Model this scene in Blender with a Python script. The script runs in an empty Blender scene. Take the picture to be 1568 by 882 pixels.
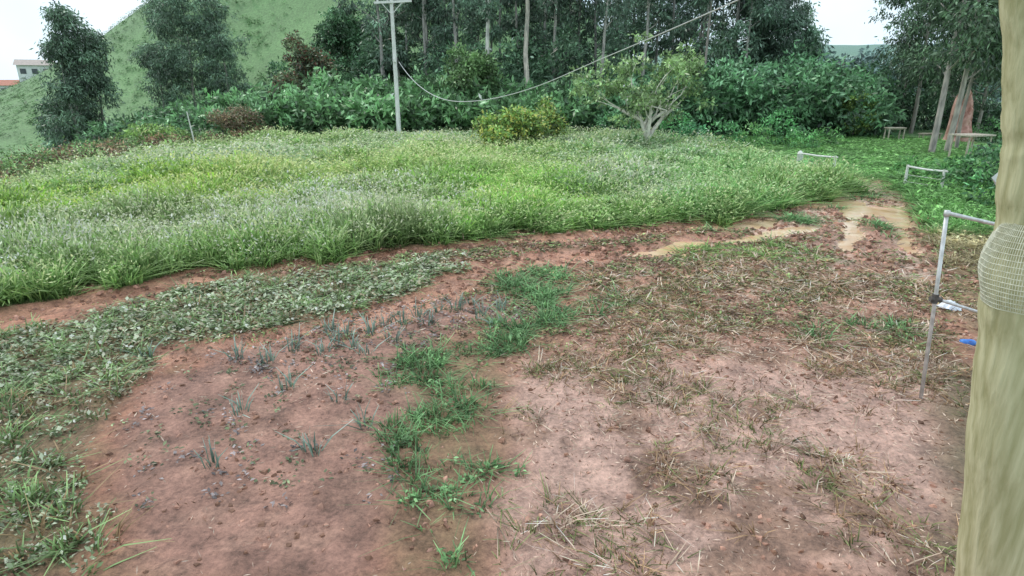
import bpy, math, numpy as np
from mathutils import Vector
rng = np.random.default_rng(7)
SC = bpy.context.scene
SC.view_settings.view_transform = 'Standard'
SC.view_settings.look = 'None'
SC.view_settings.exposure = 0

# ------------------------------------------------------------------ survey helpers
CAMH = 4.0; PITCH = math.radians(18.4); FP = 934.0
CP, SP = math.cos(PITCH), math.sin(PITCH)
def G(u, v, z=0.0):
    a = (u-784)/FP; b = (441-v)/FP
    dy = CP+SP*b; dz = -SP+CP*b
    t = (z-CAMH)/dz
    return (a*t, dy*t)
def at(u, v, Y):
    a = (u-784)/FP; b = (441-v)/FP
    dy = CP+SP*b; dz = -SP+CP*b
    t = Y/dy
    return np.array([a*t, Y, CAMH+dz*t])

# ------------------------------------------------------------------ noise
def _h(ix, iy, s):
    n = (ix*374761393 + iy*668265263 + s*1442695041) & 0x7fffffff
    n = ((n ^ (n >> 13))*1274126177) & 0x7fffffff
    return ((n ^ (n >> 16)) & 0xffff)/65535.0
def vnoise(x, y, s=0):
    x = np.asarray(x, float); y = np.asarray(y, float)
    ix = np.floor(x).astype(np.int64); iy = np.floor(y).astype(np.int64)
    fx = x-ix; fy = y-iy
    fx = fx*fx*(3-2*fx); fy = fy*fy*(3-2*fy)
    a = _h(ix, iy, s); b = _h(ix+1, iy, s); c = _h(ix, iy+1, s); d = _h(ix+1, iy+1, s)
    return (a*(1-fx)+b*fx)*(1-fy)+(c*(1-fx)+d*fx)*fy
def fbm(x, y, s=0, o=4):
    r = 0; A = .5; T = 0
    for i in range(o):
        r = r+A*vnoise(x*2**i+17.3*i, y*2**i-9.1*i, s+i); T += A; A *= .5
    return r/T
def sst(a, b, x):
    t = np.clip((x-a)/(b-a), 0, 1); return t*t*(3-2*t)

# ------------------------------------------------------------------ terrain
def H(x, y):
    x = np.asarray(x, float); y = np.asarray(y, float)
    xb = -20.5+np.clip(y-36, 0, 14)*0.6
    d = xb-x
    z = -9*sst(0, 36, d)*sst(0, 14, y)
    gx = np.where(x < -25, np.exp(-((x+25)/75)**2), np.exp(-((x+25)/42)**2))
    gy = np.where(y < 170, np.exp(-((y-170)/50)**2), 1.0)*(1-sst(300, 700, y))
    z = z+62*gx*gy*(1+.12*(fbm(x/45, y/45, 5)-.5))
    z = z+(34*fbm(x/160, y/160, 9)+12)*sst(260, 520, y)*sst(20, 150, x)
    z = z+1.2*(fbm(x/14, y/14, 3)-.5)*sst(50, 90, y)
    z = z+.5*np.abs(np.mod(z/1.6, 1)-.5)*sst(4, 12, z)
    return z

# ------------------------------------------------------------------ zone polygons
def world_poly(pl): return np.array([G(u, v) for u, v in pl])
def inpoly(px, py, poly):
    c = np.zeros(px.shape, bool); n = len(poly)
    for i in range(n):
        x1, y1 = poly[i]; x2, y2 = poly[(i+1) % n]
        if y1 == y2: continue
        cond = (y1 > py) != (y2 > py)
        c ^= cond & (px < (x2-x1)*(py-y1)/(y2-y1)+x1)
    return c
def polydist(px, py, pts):
    d = np.full(px.shape, 1e9)
    for i in range(len(pts)-1):
        a = np.array(pts[i]); b = np.array(pts[i+1]); ab = b-a; L = ab@ab
        t = np.clip(((px-a[0])*ab[0]+(py-a[1])*ab[1])/L, 0, 1)
        d = np.minimum(d, np.hypot(px-a[0]-t*ab[0], py-a[1]-t*ab[1]))
    return d
FX0, FX1, FY0, FY1, ST = -26., 32., 1.5, 52., .10
fx = np.arange(FX0, FX1, ST); fy = np.arange(FY0, FY1, ST)
GXX, GYY = np.meshgrid(fx, fy)
dist = np.hypot(GXX, GYY)
wa = np.clip(dist/14, .5, 2.2)
WX = GXX+wa*.8*(fbm(GXX*1.6, GYY*1.6, 21)-.5)*2
WY = GYY+wa*.8*(fbm(GXX*1.6, GYY*1.6, 31)-.5)*2
def blur(m, n=2):
    m = m.astype(float)
    for _ in range(n):
        p = np.pad(m, 1, mode='edge')
        m = (p[:-2, 1:-1]+p[2:, 1:-1]+p[1:-1, :-2]+p[1:-1, 2:]+2*p[1:-1, 1:-1])/6
    return m
def zone(pl, n=2): return blur(inpoly(WX, WY, world_poly(pl)), n)
def zones(L, n=2):
    m = 0
    for p in L: m = np.maximum(m, zone(p, n))
    return m
FIELD = [(-250,545),(0,482),(100,455),(200,436),(320,418),(450,402),(600,387),(700,370),(850,354),(950,352),(1080,338),(1180,324),(1283,300),
         (1275,276),(1232,256),(1100,240),(1000,228),(900,216),(600,216),(400,228),(250,245),(100,275),(0,300),(-400,330)]
W1 = [(230,462),(330,440),(450,428),(600,408),(700,400),(690,420),(645,455),(560,480),(420,505),(330,522),(220,548),(180,600),(110,900),(-500,900),(-300,560),(0,520),(110,500)]
W2 = [(250,445),(450,408),(700,375),(900,362),(1110,345),(1110,352),(850,385),(650,405),(400,430)]
GREEN = [[(760,425),(850,418),(885,440),(875,468),(940,462),(940,482),(865,502),(835,530),(790,560),(770,600),(765,900),(630,900),(610,700),(600,565),(625,548),(720,520),(790,500),(830,480),(765,455)],
         [(1325,337),(1358,334),(1368,360),(1350,370),(1326,360)], [(1180,342),(1230,326),(1285,319),(1278,328),(1220,343)],
         [(1310,503),(1370,500),(1402,530),(1350,540),(1310,525)], [(1230,492),(1268,498),(1272,522),(1235,517)], [(1312,298),(1334,296),(1334,310),(1314,312)],
         [(1085,352),(1120,348),(1120,360),(1090,362)]]
BRIGHT = [[(1080,386),(1150,375),(1212,385),(1200,404),(1100,400),(1040,407),(1025,395)]]
RG = [(1380,296),(1402,318),(1430,345),(1450,400),(1600,470),(1800,470),(1800,250),(1560,240),(1390,262)]
DRYR = [(1425,372),(1540,365),(1700,470),(1560,560),(1500,500),(1440,480)]
BG = [(1215,258),(1275,272),(1300,270),(1378,284),(1400,262),(1560,262),(1900,240),(1700,196),(1300,200),(1100,212),(1000,222),(1100,240)]
ROAD2 = [(1278,274),(1330,270),(1390,285),(1400,310),(1425,360),(1440,425),(1255,425),(1240,380),(1235,358),(1130,374),(1120,352),(1240,318),(1288,300)]
PATH = [(1345,219),(1400,213),(1460,213),(1560,210),(1560,203),(1460,206),(1350,211)]
STRAW = [(905,425),(1060,395),(1250,385),(1400,400),(1440,470),(1440,562),(1450,900),(785,900),(800,562),(880,500)]
BARE = [(300,568),(480,503),(640,462),(780,452),(840,468),(790,498),(700,522),(620,548),(600,900),(200,900),(230,600)]
DARKR = [(1425,540),(1480,560),(1600,600),(1600,900),(1440,900)]
m_field = zone(FIELD); m_w1 = zone(W1, 3); m_w2 = zone(W2, 5)
m_green = zones(GREEN, 3); m_bright = zones(BRIGHT, 4); m_rg = zone(RG); m_dry = zone(DRYR, 4)
m_bg = zone(BG, 2); m_road = np.maximum(zone(ROAD2, 5), zone(PATH, 1)); m_straw = zone(STRAW, 8); m_bare = zone(BARE, 5); m_dark = zone(DARKR, 8)
m_bg = m_bg*(1-m_road); m_rg = m_rg*(1-m_road)
def rut(pl, w):
    d = polydist(WX*.3+GXX*.7, WY*.3+GYY*.7, [G(*p) for p in pl])
    return 1-sst(w*.55, w, d)
R = np.maximum.reduce([
    rut([(-200,545),(0,495),(100,472),(200,452),(300,434),(450,412),(600,392),(750,376),(900,365),(1050,351),(1180,337),(1290,314)], .46),
    rut([(560,500),(640,468),(690,432),(780,412),(860,398),(1000,384),(1150,362),(1240,345),(1300,325),(1335,300),(1340,285)], .72),
    rut([(250,556),(400,528),(520,492),(620,470)], .32),
    rut([(1306,322),(1304,345),(1296,370),(1272,430)], .34),
    rut([(1365,320),(1374,345),(1382,370),(1402,430)], .38),
    rut([(1290,314),(1305,292),(1315,278)], .3), rut([(1372,325),(1368,300),(1350,280)], .3),
    rut([(860,470),(960,440),(1050,420)], .24)])
PUD = [[(1226,321),(1290,301),(1318,309),(1330,315),(1368,317),(1392,328),(1390,352),(1366,345),(1348,331),(1318,334),(1300,334),(1284,318)],
       [(965,393),(1040,371),(1084,370),(1038,388),(1000,396)], [(1055,353),(1130,340),(1200,334),(1185,347),(1120,354)],
       [(1110,369),(1200,349),(1256,343),(1248,357),(1190,365),(1145,375)],
       [(1291,338),(1312,336),(1311,370),(1286,388)], [(1368,352),(1388,352),(1400,390),(1384,388)]]
m_pud = 0
PX = GXX*.8+WX*.2; PY = GYY*.8+WY*.2
for p in PUD: m_pud = np.maximum(m_pud, blur(inpoly(PX, PY, world_poly(p)), 1))
kill = np.clip(1-np.maximum(np.maximum(R*1.1, m_pud*2), m_road*.88), 0, 1)
isl = zones(GREEN[1:3]+GREEN[5:6], 1)*(1-np.clip(m_pud*2, 0, 1))

def look(m, x, y):
    i = np.clip(((x-FX0)/ST).astype(int), 0, len(fx)-1); j = np.clip(((y-FY0)/ST).astype(int), 0, len(fy)-1)
    inside = (x > FX0) & (x < FX1) & (y > FY0) & (y < FY1)
    return np.where(inside, m[j, i], 0)

# ------------------------------------------------------------------ materials
def nt(name):
    m = bpy.data.materials.new(name); m.use_nodes = True
    t = m.node_tree; t.nodes.clear(); return m, t, t.nodes, t.links
def foliage_mat(name, rough=.5, trans=.28, spec=.35):
    m, t, N, L = nt(name)
    a = N.new('ShaderNodeAttribute'); a.attribute_name = 'Col'
    p = N.new('ShaderNodeBsdfPrincipled'); p.inputs['Roughness'].default_value = rough; p.inputs['Specular IOR Level'].default_value = spec
    geo = N.new('ShaderNodeNewGeometry')
    no = N.new('ShaderNodeTexNoise'); no.inputs['Scale'].default_value = 3.0; no.inputs['Detail'].default_value = 1
    L.new(geo.outputs['Position'], no.inputs['Vector'])
    mr = N.new('ShaderNodeMapRange'); mr.inputs[1].default_value = .3; mr.inputs[2].default_value = .7; mr.inputs[3].default_value = .75; mr.inputs[4].default_value = 1.2
    L.new(no.outputs['Fac'], mr.inputs[0])
    mx = N.new('ShaderNodeVectorMath'); mx.operation = 'SCALE'
    L.new(a.outputs['Color'], mx.inputs[0]); L.new(mr.outputs[0], mx.inputs['Scale'])
    L.new(mx.outputs[0], p.inputs['Base Color'])
    tr = N.new('ShaderNodeBsdfTranslucent'); L.new(mx.outputs[0], tr.inputs['Color'])
    ms = N.new('ShaderNodeMixShader'); ms.inputs[0].default_value = trans
    L.new(p.outputs[0], ms.inputs[1]); L.new(tr.outputs[0], ms.inputs[2])
    o = N.new('ShaderNodeOutputMaterial'); L.new(ms.outputs[0], o.inputs[0]); return m
def noisy_mat(name, c1, c2, scale=8, rough=.8, stretch=(1,1,1), bump=.3, attr=False, metal=0, detail=6):
    m, t, N, L = nt(name)
    tc = N.new('ShaderNodeTexCoord'); mp = N.new('ShaderNodeMapping'); mp.inputs['Scale'].default_value = stretch
    L.new(tc.outputs['Object'], mp.inputs['Vector'])
    no = N.new('ShaderNodeTexNoise'); no.inputs['Scale'].default_value = scale; no.inputs['Detail'].default_value = detail
    L.new(mp.outputs[0], no.inputs['Vector'])
    cr = N.new('ShaderNodeValToRGB'); cr.color_ramp.elements[0].position = .35; cr.color_ramp.elements[1].position = .65
    cr.color_ramp.elements[0].color = (*c1, 1); cr.color_ramp.elements[1].color = (*c2, 1)
    L.new(no.outputs['Fac'], cr.inputs[0])
    p = N.new('ShaderNodeBsdfPrincipled'); p.inputs['Roughness'].default_value = rough; p.inputs['Metallic'].default_value = metal
    col = cr.outputs[0]
    if attr:
        a = N.new('ShaderNodeAttribute'); a.attribute_name = 'Col'
        mm = N.new('ShaderNodeVectorMath'); mm.operation = 'MULTIPLY'
        L.new(a.outputs['Color'], mm.inputs[0]); L.new(col, mm.inputs[1]); col = mm.outputs[0]
    L.new(col, p.inputs['Base Color'])
    b = N.new('ShaderNodeBump'); b.inputs['Strength'].default_value = bump; b.inputs['Distance'].default_value = .03
    L.new(no.outputs['Fac'], b.inputs['Height']); L.new(b.outputs[0], p.inputs['Normal'])
    o = N.new('ShaderNodeOutputMaterial'); L.new(p.outputs[0], o.inputs[0]); return m
M_LEAF = foliage_mat('leaf', .42, .26, .5); M_GRASS = foliage_mat('grass_blade', .55, .3, .3); M_DRY = foliage_mat('dry_straw', .8, .1, .1)
M_BARK = noisy_mat('bark', (.55,.55,.55), (1.15,1.12,1.08), 3, .85, (2,2,.5), .5, attr=True)

# ------------------------------------------------------------------ mesh builder
class MB:
    def __init__(s): s.v=[]; s.f=[]; s.c=[]; s.m=[]; s.n=0
    def add(s, v, f, c, mi=0):
        v = np.asarray(v, float).reshape(-1, 3); f = np.asarray(f, np.int64).reshape(-1, 4)
        c = np.asarray(c, float)
        if c.ndim == 1: c = np.tile(c, (len(v), 1))
        s.v.append(v); s.f.append(f+s.n); s.c.append(c.reshape(-1, 3)); s.m.append(np.full(len(f), mi)); s.n += len(v)
    def obj(s, name, mats, smooth=(), alpha=None):
        v = np.concatenate(s.v); f = np.concatenate(s.f); c = np.concatenate(s.c); m = np.concatenate(s.m)
        me = bpy.data.meshes.new(name)
        me.vertices.add(len(v)); me.vertices.foreach_set('co', v.astype(np.float32).ravel())
        me.loops.add(len(f)*4); me.loops.foreach_set('vertex_index', f.astype(np.int32).ravel())
        me.polygons.add(len(f)); me.polygons.foreach_set('loop_start', (np.arange(len(f))*4).astype(np.int32))
        try: me.polygons.foreach_set('loop_total', np.full(len(f), 4, np.int32))
        except Exception: pass
        me.polygons.foreach_set('material_index', m.astype(np.int32))
        me.polygons.foreach_set('use_smooth', np.isin(m, list(smooth)))
        me.update(calc_edges=True)
        al = np.ones(len(v)) if alpha is None else alpha
        ca = me.attributes.new('Col', 'FLOAT_COLOR', 'POINT')
        ca.data.foreach_set('color', np.column_stack([np.clip(c, 0, .85), al]).astype(np.float32).ravel())
        for q in mats: me.materials.append(q)
        ob = bpy.data.objects.new(name, me); SC.collection.objects.link(ob); return ob

def tube(mb, pts, rad, col, mi=0, n=8, cap=True, wob=0):
    pts = np.asarray(pts, float); rad = np.asarray(rad, float)*np.ones(len(pts))
    K = len(pts); tg = np.gradient(pts, axis=0); tg /= np.linalg.norm(tg, axis=1)[:, None]+1e-9
    ref = np.array([0, 0, 1.]) if abs(tg[0][2]) < .8 else np.array([1., 0, 0])
    V = []
    for i in range(K):
        a = np.cross(tg[i], ref); a /= np.linalg.norm(a)+1e-9; b = np.cross(tg[i], a)
        th = np.arange(n)/n*2*math.pi
        rr = rad[i]*(1+wob*(rng.random(n)-.5))
        V.append(pts[i]+rr[:, None]*(np.cos(th)[:, None]*a+np.sin(th)[:, None]*b))
    V = np.concatenate(V); F = []
    for i in range(K-1):
        for j in range(n):
            k = (j+1) % n; F.append((i*n+j, i*n+k, (i+1)*n+k, (i+1)*n+j))
    if cap:
        for base, rev in ((0, 1), ((K-1)*n, 0)):
            for j in range(0, n-2, 2):
                q = [base, base+j+1, base+j+2, base+(j+3 if j+3 < n else 0)]
                if q[3] == base: continue
                F.append(q[::-1] if rev else q)
    mb.add(V, F, col, mi)
def box(mb, c, s, col, mi=0, rz=0, tilt=0):
    c = np.array(c, float); h = np.array(s, float)/2
    v = np.array([[x, y, z] for x in (-1, 1) for y in (-1, 1) for z in (-1, 1)])*h
    if tilt: ct, st_ = math.cos(tilt), math.sin(tilt); v = np.column_stack([v[:, 0]*ct-v[:, 2]*st_, v[:, 1], v[:, 0]*st_+v[:, 2]*ct])
    cz, sz = math.cos(rz), math.sin(rz); v = np.column_stack([v[:, 0]*cz-v[:, 1]*sz, v[:, 0]*sz+v[:, 1]*cz, v[:, 2]])
    mb.add(v+c, [(0,1,3,2),(4,6,7,5),(0,4,5,1),(2,3,7,6),(0,2,6,4),(1,5,7,3)], col, mi)
def unit(a): return a/(np.linalg.norm(a, axis=-1, keepdims=True)+1e-9)
def leaves(mb, P, D, L, W, C, mi=0):
    n = len(P); D = unit(D); S = unit(np.cross(D, rng.normal(size=(n, 3))))
    L = (np.ones(n)*L)[:, None]; W = (np.ones(n)*W)[:, None]
    V = np.stack([P, P+.45*L*D+.5*W*S, P+L*D, P+.45*L*D-.5*W*S], 1)
    mb.add(V.reshape(-1, 3), np.arange(n*4).reshape(-1, 4), np.repeat(C, 4, 0), mi)
def rsph(n):
    return unit(rng.normal(size=(n, 3)))
def crown(mb, blobs, L, W, col, droop=.5, per=12, mi=1, csz=.35, var=.35, light=None, hollow=.45):
    col = np.array(col)
    for (cx, cy, cz, rx, rz, nc) in blobs:
        nc = int(nc)
        d = rsph(nc); r = (hollow+(1-hollow)*rng.random(nc)**.6)[:, None]
        lump = (.75+.5*vnoise(d[:, 0]*2.3+cx, d[:, 1]*2.3+d[:, 2]*1.7+cy, 3))[:, None]
        cc = np.array([cx, cy, cz])+d*r*lump*np.array([rx, rx, rz])
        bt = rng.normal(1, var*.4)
        ct = np.clip(rng.normal(1, var, nc)*bt, .3, 2.2)*(.65+.5*np.clip(d[:, 2]+.4, 0, 1.2))  # random tone, plus painted top light and shaded undersides
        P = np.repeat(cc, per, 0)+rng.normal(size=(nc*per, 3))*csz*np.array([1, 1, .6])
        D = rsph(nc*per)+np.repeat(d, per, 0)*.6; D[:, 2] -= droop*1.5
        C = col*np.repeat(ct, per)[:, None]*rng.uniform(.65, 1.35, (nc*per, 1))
        hl = (rng.random((nc*per, 1)) < .12); C = np.where(hl, C*1.7+.04, C)  # some leaves brightened as painted highlights
        if light is not None:
            w = (rng.random(nc*per) < light[1])[:, None]; C = np.where(w, np.array(light[0])*rng.uniform(.6, 1.2, (nc*per, 1)), C)
        leaves(mb, P, D, L*rng.uniform(.6, 1.3, nc*per), W*rng.uniform(.7, 1.2, nc*per), C, mi)

# ------------------------------------------------------------------ GROUND
xs = np.concatenate([-26-np.geomspace(200, 2600, 16)[::-1], np.arange(-226, -26, 3), fx, np.arange(FX1, 230, 3), 230+np.geomspace(10, 2600, 18)])
ys = np.concatenate([[-400, -150, -60, -25, -10, -4, 0], fy, np.arange(FY1, 270, 2.0), 270+np.geomspace(8, 3000, 22)])
X, Y = np.meshgrid(xs, ys)
Z = H(X, Y)
i0 = np.searchsorted(xs, FX0-1e-6); j0 = np.searchsorted(ys, FY0-1e-6)
sx = slice(i0, i0+len(fx)); sy = slice(j0, j0+len(fy))
micro = .05*fbm(GXX*1.2, GYY*1.2, 41)+.07*np.abs(fbm(GXX*3.2, GYY*3.2, 43, 3)-.5)*2+.02*vnoise(GXX*7, GYY*7, 49)
berm = blur(R, 5)*(1-R)
Z[sy, sx] += micro*(1-m_pud*.85)-R*.075*(1-.8*m_pud)-m_pud*.12+.045*R*vnoise(GXX*5, GYY*5, 47)*(1-m_pud)+.07*berm*(1-m_pud)
COLG = np.zeros(X.shape+(3,))
n1 = fbm(X/9, Y/9, 61)[..., None]; n2 = fbm(X/2.5, Y/2.5, 63)[..., None]
COLG[:] = np.array([.125,.235,.085])*(.65+.7*n1)*(.8+.4*n2)
hz = sst(80, 200, Y)[..., None]*.35; COLG = COLG*(1-hz)+np.array([.18,.31,.17])*hz  # distance haze painted into the hill colour, no volume
farf = sst(250, 500, Y)[..., None]; COLG = COLG*(1-farf)+np.array([.14,.25,.2])*farf  # far ground tinted bluish: painted aerial haze
def mixc(A, c, m): m = m[..., None]; return A*(1-m)+np.array(c)*m
d1 = fbm(GXX*.7, GYY*.7, 71)[..., None]; d2 = fbm(GXX*3.5, GYY*3.5, 73)[..., None]
C = np.array([.40,.185,.12])*(.7+.6*d1)
k_ = .6*sst(.48, .68, d2[..., 0]); C = mixc(C, (.22,.14,.075), k_)
C = mixc(C, (.53,.305,.225), m_straw*.7)
C = mixc(C, (.62,.41,.345), m_straw*.6*(1-sst(7.5, 9.5, GYY)))
C = mixc(C, (.20,.11,.065), m_straw*.65*sst(.53, .64, fbm(GXX*1.3, GYY*1.3, 75)))
C = mixc(C, (.39,.22,.175), m_bare*.7)
C = mixc(C, (.24,.13,.095), m_bare*.55*sst(.53, .66, fbm(GXX*2.1, GYY*2.1, 76)))
C = mixc(C, (.17,.155,.08), np.maximum(m_w2*.7, m_w1*.65))
C = mixc(C, (.13,.12,.07), m_dark*.8)
C = mixc(C, (.20,.17,.09), m_green*.45)
C = mixc(C, (.18,.22,.08), m_bright*.6)
C = mixc(C, (.34,.26,.15), m_dry*.6)
C = mixc(C, (.12,.18,.06), np.maximum(m_field, m_rg*(1-m_dry)))
C = mixc(C, (.14,.28,.08), m_bg)
C = mixc(C, (.42,.215,.15), m_road*.85)
C = mixc(C, (.60,.30,.20), R*.9*(1-m_field*.6))
C = mixc(C, (.30,.14,.095), R*.6*sst(.52, .64, fbm(GXX*2.4, GYY*1.2, 77)))
C = mixc(C, (.72,.52,.42), R*.7*m_road)
C = mixc(C, (.66,.42,.25), m_pud)
C = C*(.7+.6*d2)
outside = np.maximum(sst(46, 50, GYY), sst(0, 1.5, -20.5-GXX))
C = C*(1-outside[..., None])+COLG[sy, sx]*.8*outside[..., None]
COLG[sy, sx] = C
wet = np.zeros(X.shape); wet[sy, sx] = np.clip(R*.85+m_pud+m_road*.65, 0, 1)
nx, ny = len(xs), len(ys)
ii = np.arange(ny-1)[:, None]*nx+np.arange(nx-1)[None, :]
F = np.stack([ii, ii+1, ii+nx+1, ii+nx], -1).reshape(-1, 4)
m, t, N, L = nt('ground_soil_and_turf')
a = N.new('ShaderNodeAttribute'); a.attribute_name = 'Col'
geo = N.new('ShaderNodeNewGeometry')
no = N.new('ShaderNodeTexNoise'); no.inputs['Scale'].default_value = 2.6; no.inputs['Detail'].default_value = 10; no.inputs['Roughness'].default_value = .7
L.new(geo.outputs['Position'], no.inputs['Vector'])
no2 = N.new('ShaderNodeTexNoise'); no2.inputs['Scale'].default_value = 17; no2.inputs['Detail'].default_value = 6; no2.inputs['Roughness'].default_value = .75
L.new(geo.outputs['Position'], no2.inputs['Vector'])
ad = N.new('ShaderNodeMath'); ad.operation = 'ADD'; L.new(no.outputs['Fac'], ad.inputs[0]); L.new(no2.outputs['Fac'], ad.inputs[1])
mr = N.new('ShaderNodeMapRange'); mr.inputs[1].default_value = .74; mr.inputs[2].default_value = 1.26; mr.inputs[3].default_value = .42; mr.inputs[4].default_value = 1.6
L.new(ad.outputs[0], mr.inputs[0])
mx = N.new('ShaderNodeVectorMath'); mx.operation = 'SCALE'; L.new(a.outputs['Color'], mx.inputs[0]); L.new(mr.outputs[0], mx.inputs['Scale'])
p = N.new('ShaderNodeBsdfPrincipled'); L.new(mx.outputs[0], p.inputs['Base Color'])
rr = N.new('ShaderNodeMapRange'); rr.inputs[3].default_value = .75; rr.inputs[4].default_value = .16; L.new(a.outputs['Alpha'], rr.inputs[0]); L.new(rr.outputs[0], p.inputs['Roughness'])
p.inputs['Specular IOR Level'].default_value = .5
b = N.new('ShaderNodeBump'); b.inputs['Strength'].default_value = .85; b.inputs['Distance'].default_value = .06; L.new(ad.outputs[0], b.inputs['Height']); L.new(b.outputs[0], p.inputs['Normal'])
o = N.new('ShaderNodeOutputMaterial'); L.new(p.outputs[0], o.inputs[0]); M_GROUND = m
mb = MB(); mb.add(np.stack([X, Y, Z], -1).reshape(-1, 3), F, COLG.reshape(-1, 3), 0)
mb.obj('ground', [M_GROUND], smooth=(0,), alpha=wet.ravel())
def gz(x, y):
    x = np.asarray(x, float); y = np.asarray(y, float)
    zz = Z[sy, sx]; i = np.clip(((x-FX0)/ST).astype(int), 0, len(fx)-1); j = np.clip(((y-FY0)/ST).astype(int), 0, len(fy)-1)
    ins = (x > FX0) & (x < FX1-.2) & (y > FY0) & (y < FY1-.2)
    return np.where(ins, zz[j, i], H(x, y))

# puddle water
m, t, N, L = nt('muddy_water')
p = N.new('ShaderNodeBsdfPrincipled'); p.inputs['Roughness'].default_value = .08
geo = N.new('ShaderNodeNewGeometry'); no = N.new('ShaderNodeTexNoise'); no.inputs['Scale'].default_value = 1.6; no.inputs['Detail'].default_value = 4
L.new(geo.outputs['Position'], no.inputs['Vector'])
cr = N.new('ShaderNodeValToRGB'); cr.color_ramp.elements[0].position = .35; cr.color_ramp.elements[1].position = .65
cr.color_ramp.elements[0].color = (.70,.43,.25,1); cr.color_ramp.elements[1].color = (.82,.60,.42,1)
L.new(no.outputs['Fac'], cr.inputs[0]); L.new(cr.outputs[0], p.inputs['Base Color'])
b = N.new('ShaderNodeBump'); b.inputs['Strength'].default_value = .05; L.new(no.outputs['Fac'], b.inputs['Height']); L.new(b.outputs[0], p.inputs['Normal'])
o = N.new('ShaderNodeOutputMaterial'); L.new(p.outputs[0], o.inputs[0]); M_WATER = m
mb = MB()
for k, pl in enumerate(PUD):
    w = world_poly(pl); x0, y0 = w.min(0)-.3; x1, y1 = w.max(0)+.3; zc = -.024-.0015*k
    mb.add([(x0,y0,zc),(x1,y0,zc),(x1,y1,zc),(x0,y1,zc)], [(0,1,2,3)], (1,1,1))
mb.obj('puddle_water', [M_WATER])

# ------------------------------------------------------------------ GRASS
def blade_templates(K, nb, spread, w, lean, seed=False, curve=.35):
    T = np.zeros((K, nb, 6, 3)); Wt = np.zeros((K, nb, 6)); sh = np.zeros((K, nb, 6))
    for k in range(K):
        for i in range(nb):
            a = rng.random()*6.283; r = spread*math.sqrt(rng.random())
            bx, by = r*math.cos(a), r*math.sin(a)
            h = rng.uniform(.5, 1.0); la = a+rng.normal()*.8; ln = abs(rng.normal())*lean*h
            dx, dy = math.cos(la), math.sin(la); pa = rng.random()*6.283; ox, oy = math.cos(pa)*w/2, math.sin(pa)*w/2
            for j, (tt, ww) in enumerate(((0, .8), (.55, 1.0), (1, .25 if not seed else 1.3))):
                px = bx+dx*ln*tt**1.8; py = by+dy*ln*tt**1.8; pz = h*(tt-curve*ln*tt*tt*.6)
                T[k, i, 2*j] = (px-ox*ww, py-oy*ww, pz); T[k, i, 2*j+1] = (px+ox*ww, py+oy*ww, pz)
                Wt[k, i, 2*j:2*j+2] = tt**2*rng.uniform(.3, 1); sh[k, i, 2*j:2*j+2] = .55+.6*tt  # sh: shade painted into blade colour, dark base to light tip
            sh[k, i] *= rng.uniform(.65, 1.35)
    f = np.array([[0,1,3,2],[2,3,5,4]]); Fq = (np.arange(nb)[:, None, None]*6+f).reshape(-1, 4)
    return T.reshape(K, -1, 3), Fq, Wt.reshape(K, -1), sh.reshape(K, -1)
def weed_templates(K, nl, h=1, flat=.4, ls=1.0):
    T = np.zeros((K, nl, 4, 3)); Wt = np.zeros((K, nl, 4)); sh = np.zeros((K, nl, 4))
    for k in range(K):
        P = np.column_stack([rng.normal(size=nl)*.35, rng.normal(size=nl)*.35, rng.random(nl)*h])
        D = rng.normal(size=(nl, 3)); D[:, 2] = abs(D[:, 2])*(1-flat)+.1; D = unit(D)
        S = unit(np.cross(D, np.array([0, 0, 1.])+rng.normal(size=(nl, 3))*.3))
        Ln = rng.uniform(.25, .55, (nl, 1))*ls; Wd = Ln*.5
        T[k] = np.stack([P, P+.5*Ln*D+.5*Wd*S, P+Ln*D-np.array([0, 0, .06]), P+.5*Ln*D-.5*Wd*S], 1)
        Wt[k] = (P[:, 2]/h)[:, None]*rng.random((nl, 1)); sh[k] = (.55+.65*P[:, 2]/h)[:, None]*rng.uniform(.65, 1.35, (nl, 1))  # sh: low leaves darkened, painted shade, with random tone
    return T.reshape(K, -1, 3), np.arange(nl*4).reshape(-1, 4), Wt.reshape(K, -1), sh.reshape(K, -1)
def seed_templates(K, nl):
    T = np.zeros((K, nl, 4, 3)); Wt = np.ones((K, nl, 4)); sh = np.ones((K, nl, 4))
    for k in range(K):
        P = np.column_stack([rng.normal(size=nl)*.2, rng.normal(size=nl)*.2, rng.uniform(.75, 1.15, nl)])
        D = unit(rng.normal(size=(nl, 3))*.6+np.array([0, 0, .8])); S = unit(np.cross(D, rng.normal(size=(nl, 3))))
        Ln = rng.uniform(.06, .13, (nl, 1)); Wd = Ln*.36
        T[k] = np.stack([P, P+.5*Ln*D+.5*Wd*S, P+Ln*D, P+.5*Ln*D-.5*Wd*S], 1); sh[k] = rng.uniform(.6, 1.2, (nl, 1))
    return T.reshape(K, -1, 3), np.arange(nl*4).reshape(-1, 4), Wt.reshape(K, -1), sh.reshape(K, -1)
def clod_templates(K):
    T = np.zeros((K, 8, 3)); b_ = np.array([[-1,-1,0],[1,-1,0],[1,1,0],[-1,1,0],[-.6,-.6,1],[.6,-.6,1],[.6,.6,1],[-.6,.6,1]], float)
    for k in range(K): T[k] = b_*np.array([1, rng.uniform(.6, 1), .8])+rng.normal(size=(8, 3))*.22
    Fq = np.array([[0,1,5,4],[1,2,6,5],[2,3,7,6],[3,0,4,7],[4,5,6,7]])
    return T, Fq, np.zeros((K, 8)), np.ones((K, 8))*rng.uniform(.8, 1.2, (K, 1))
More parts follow.
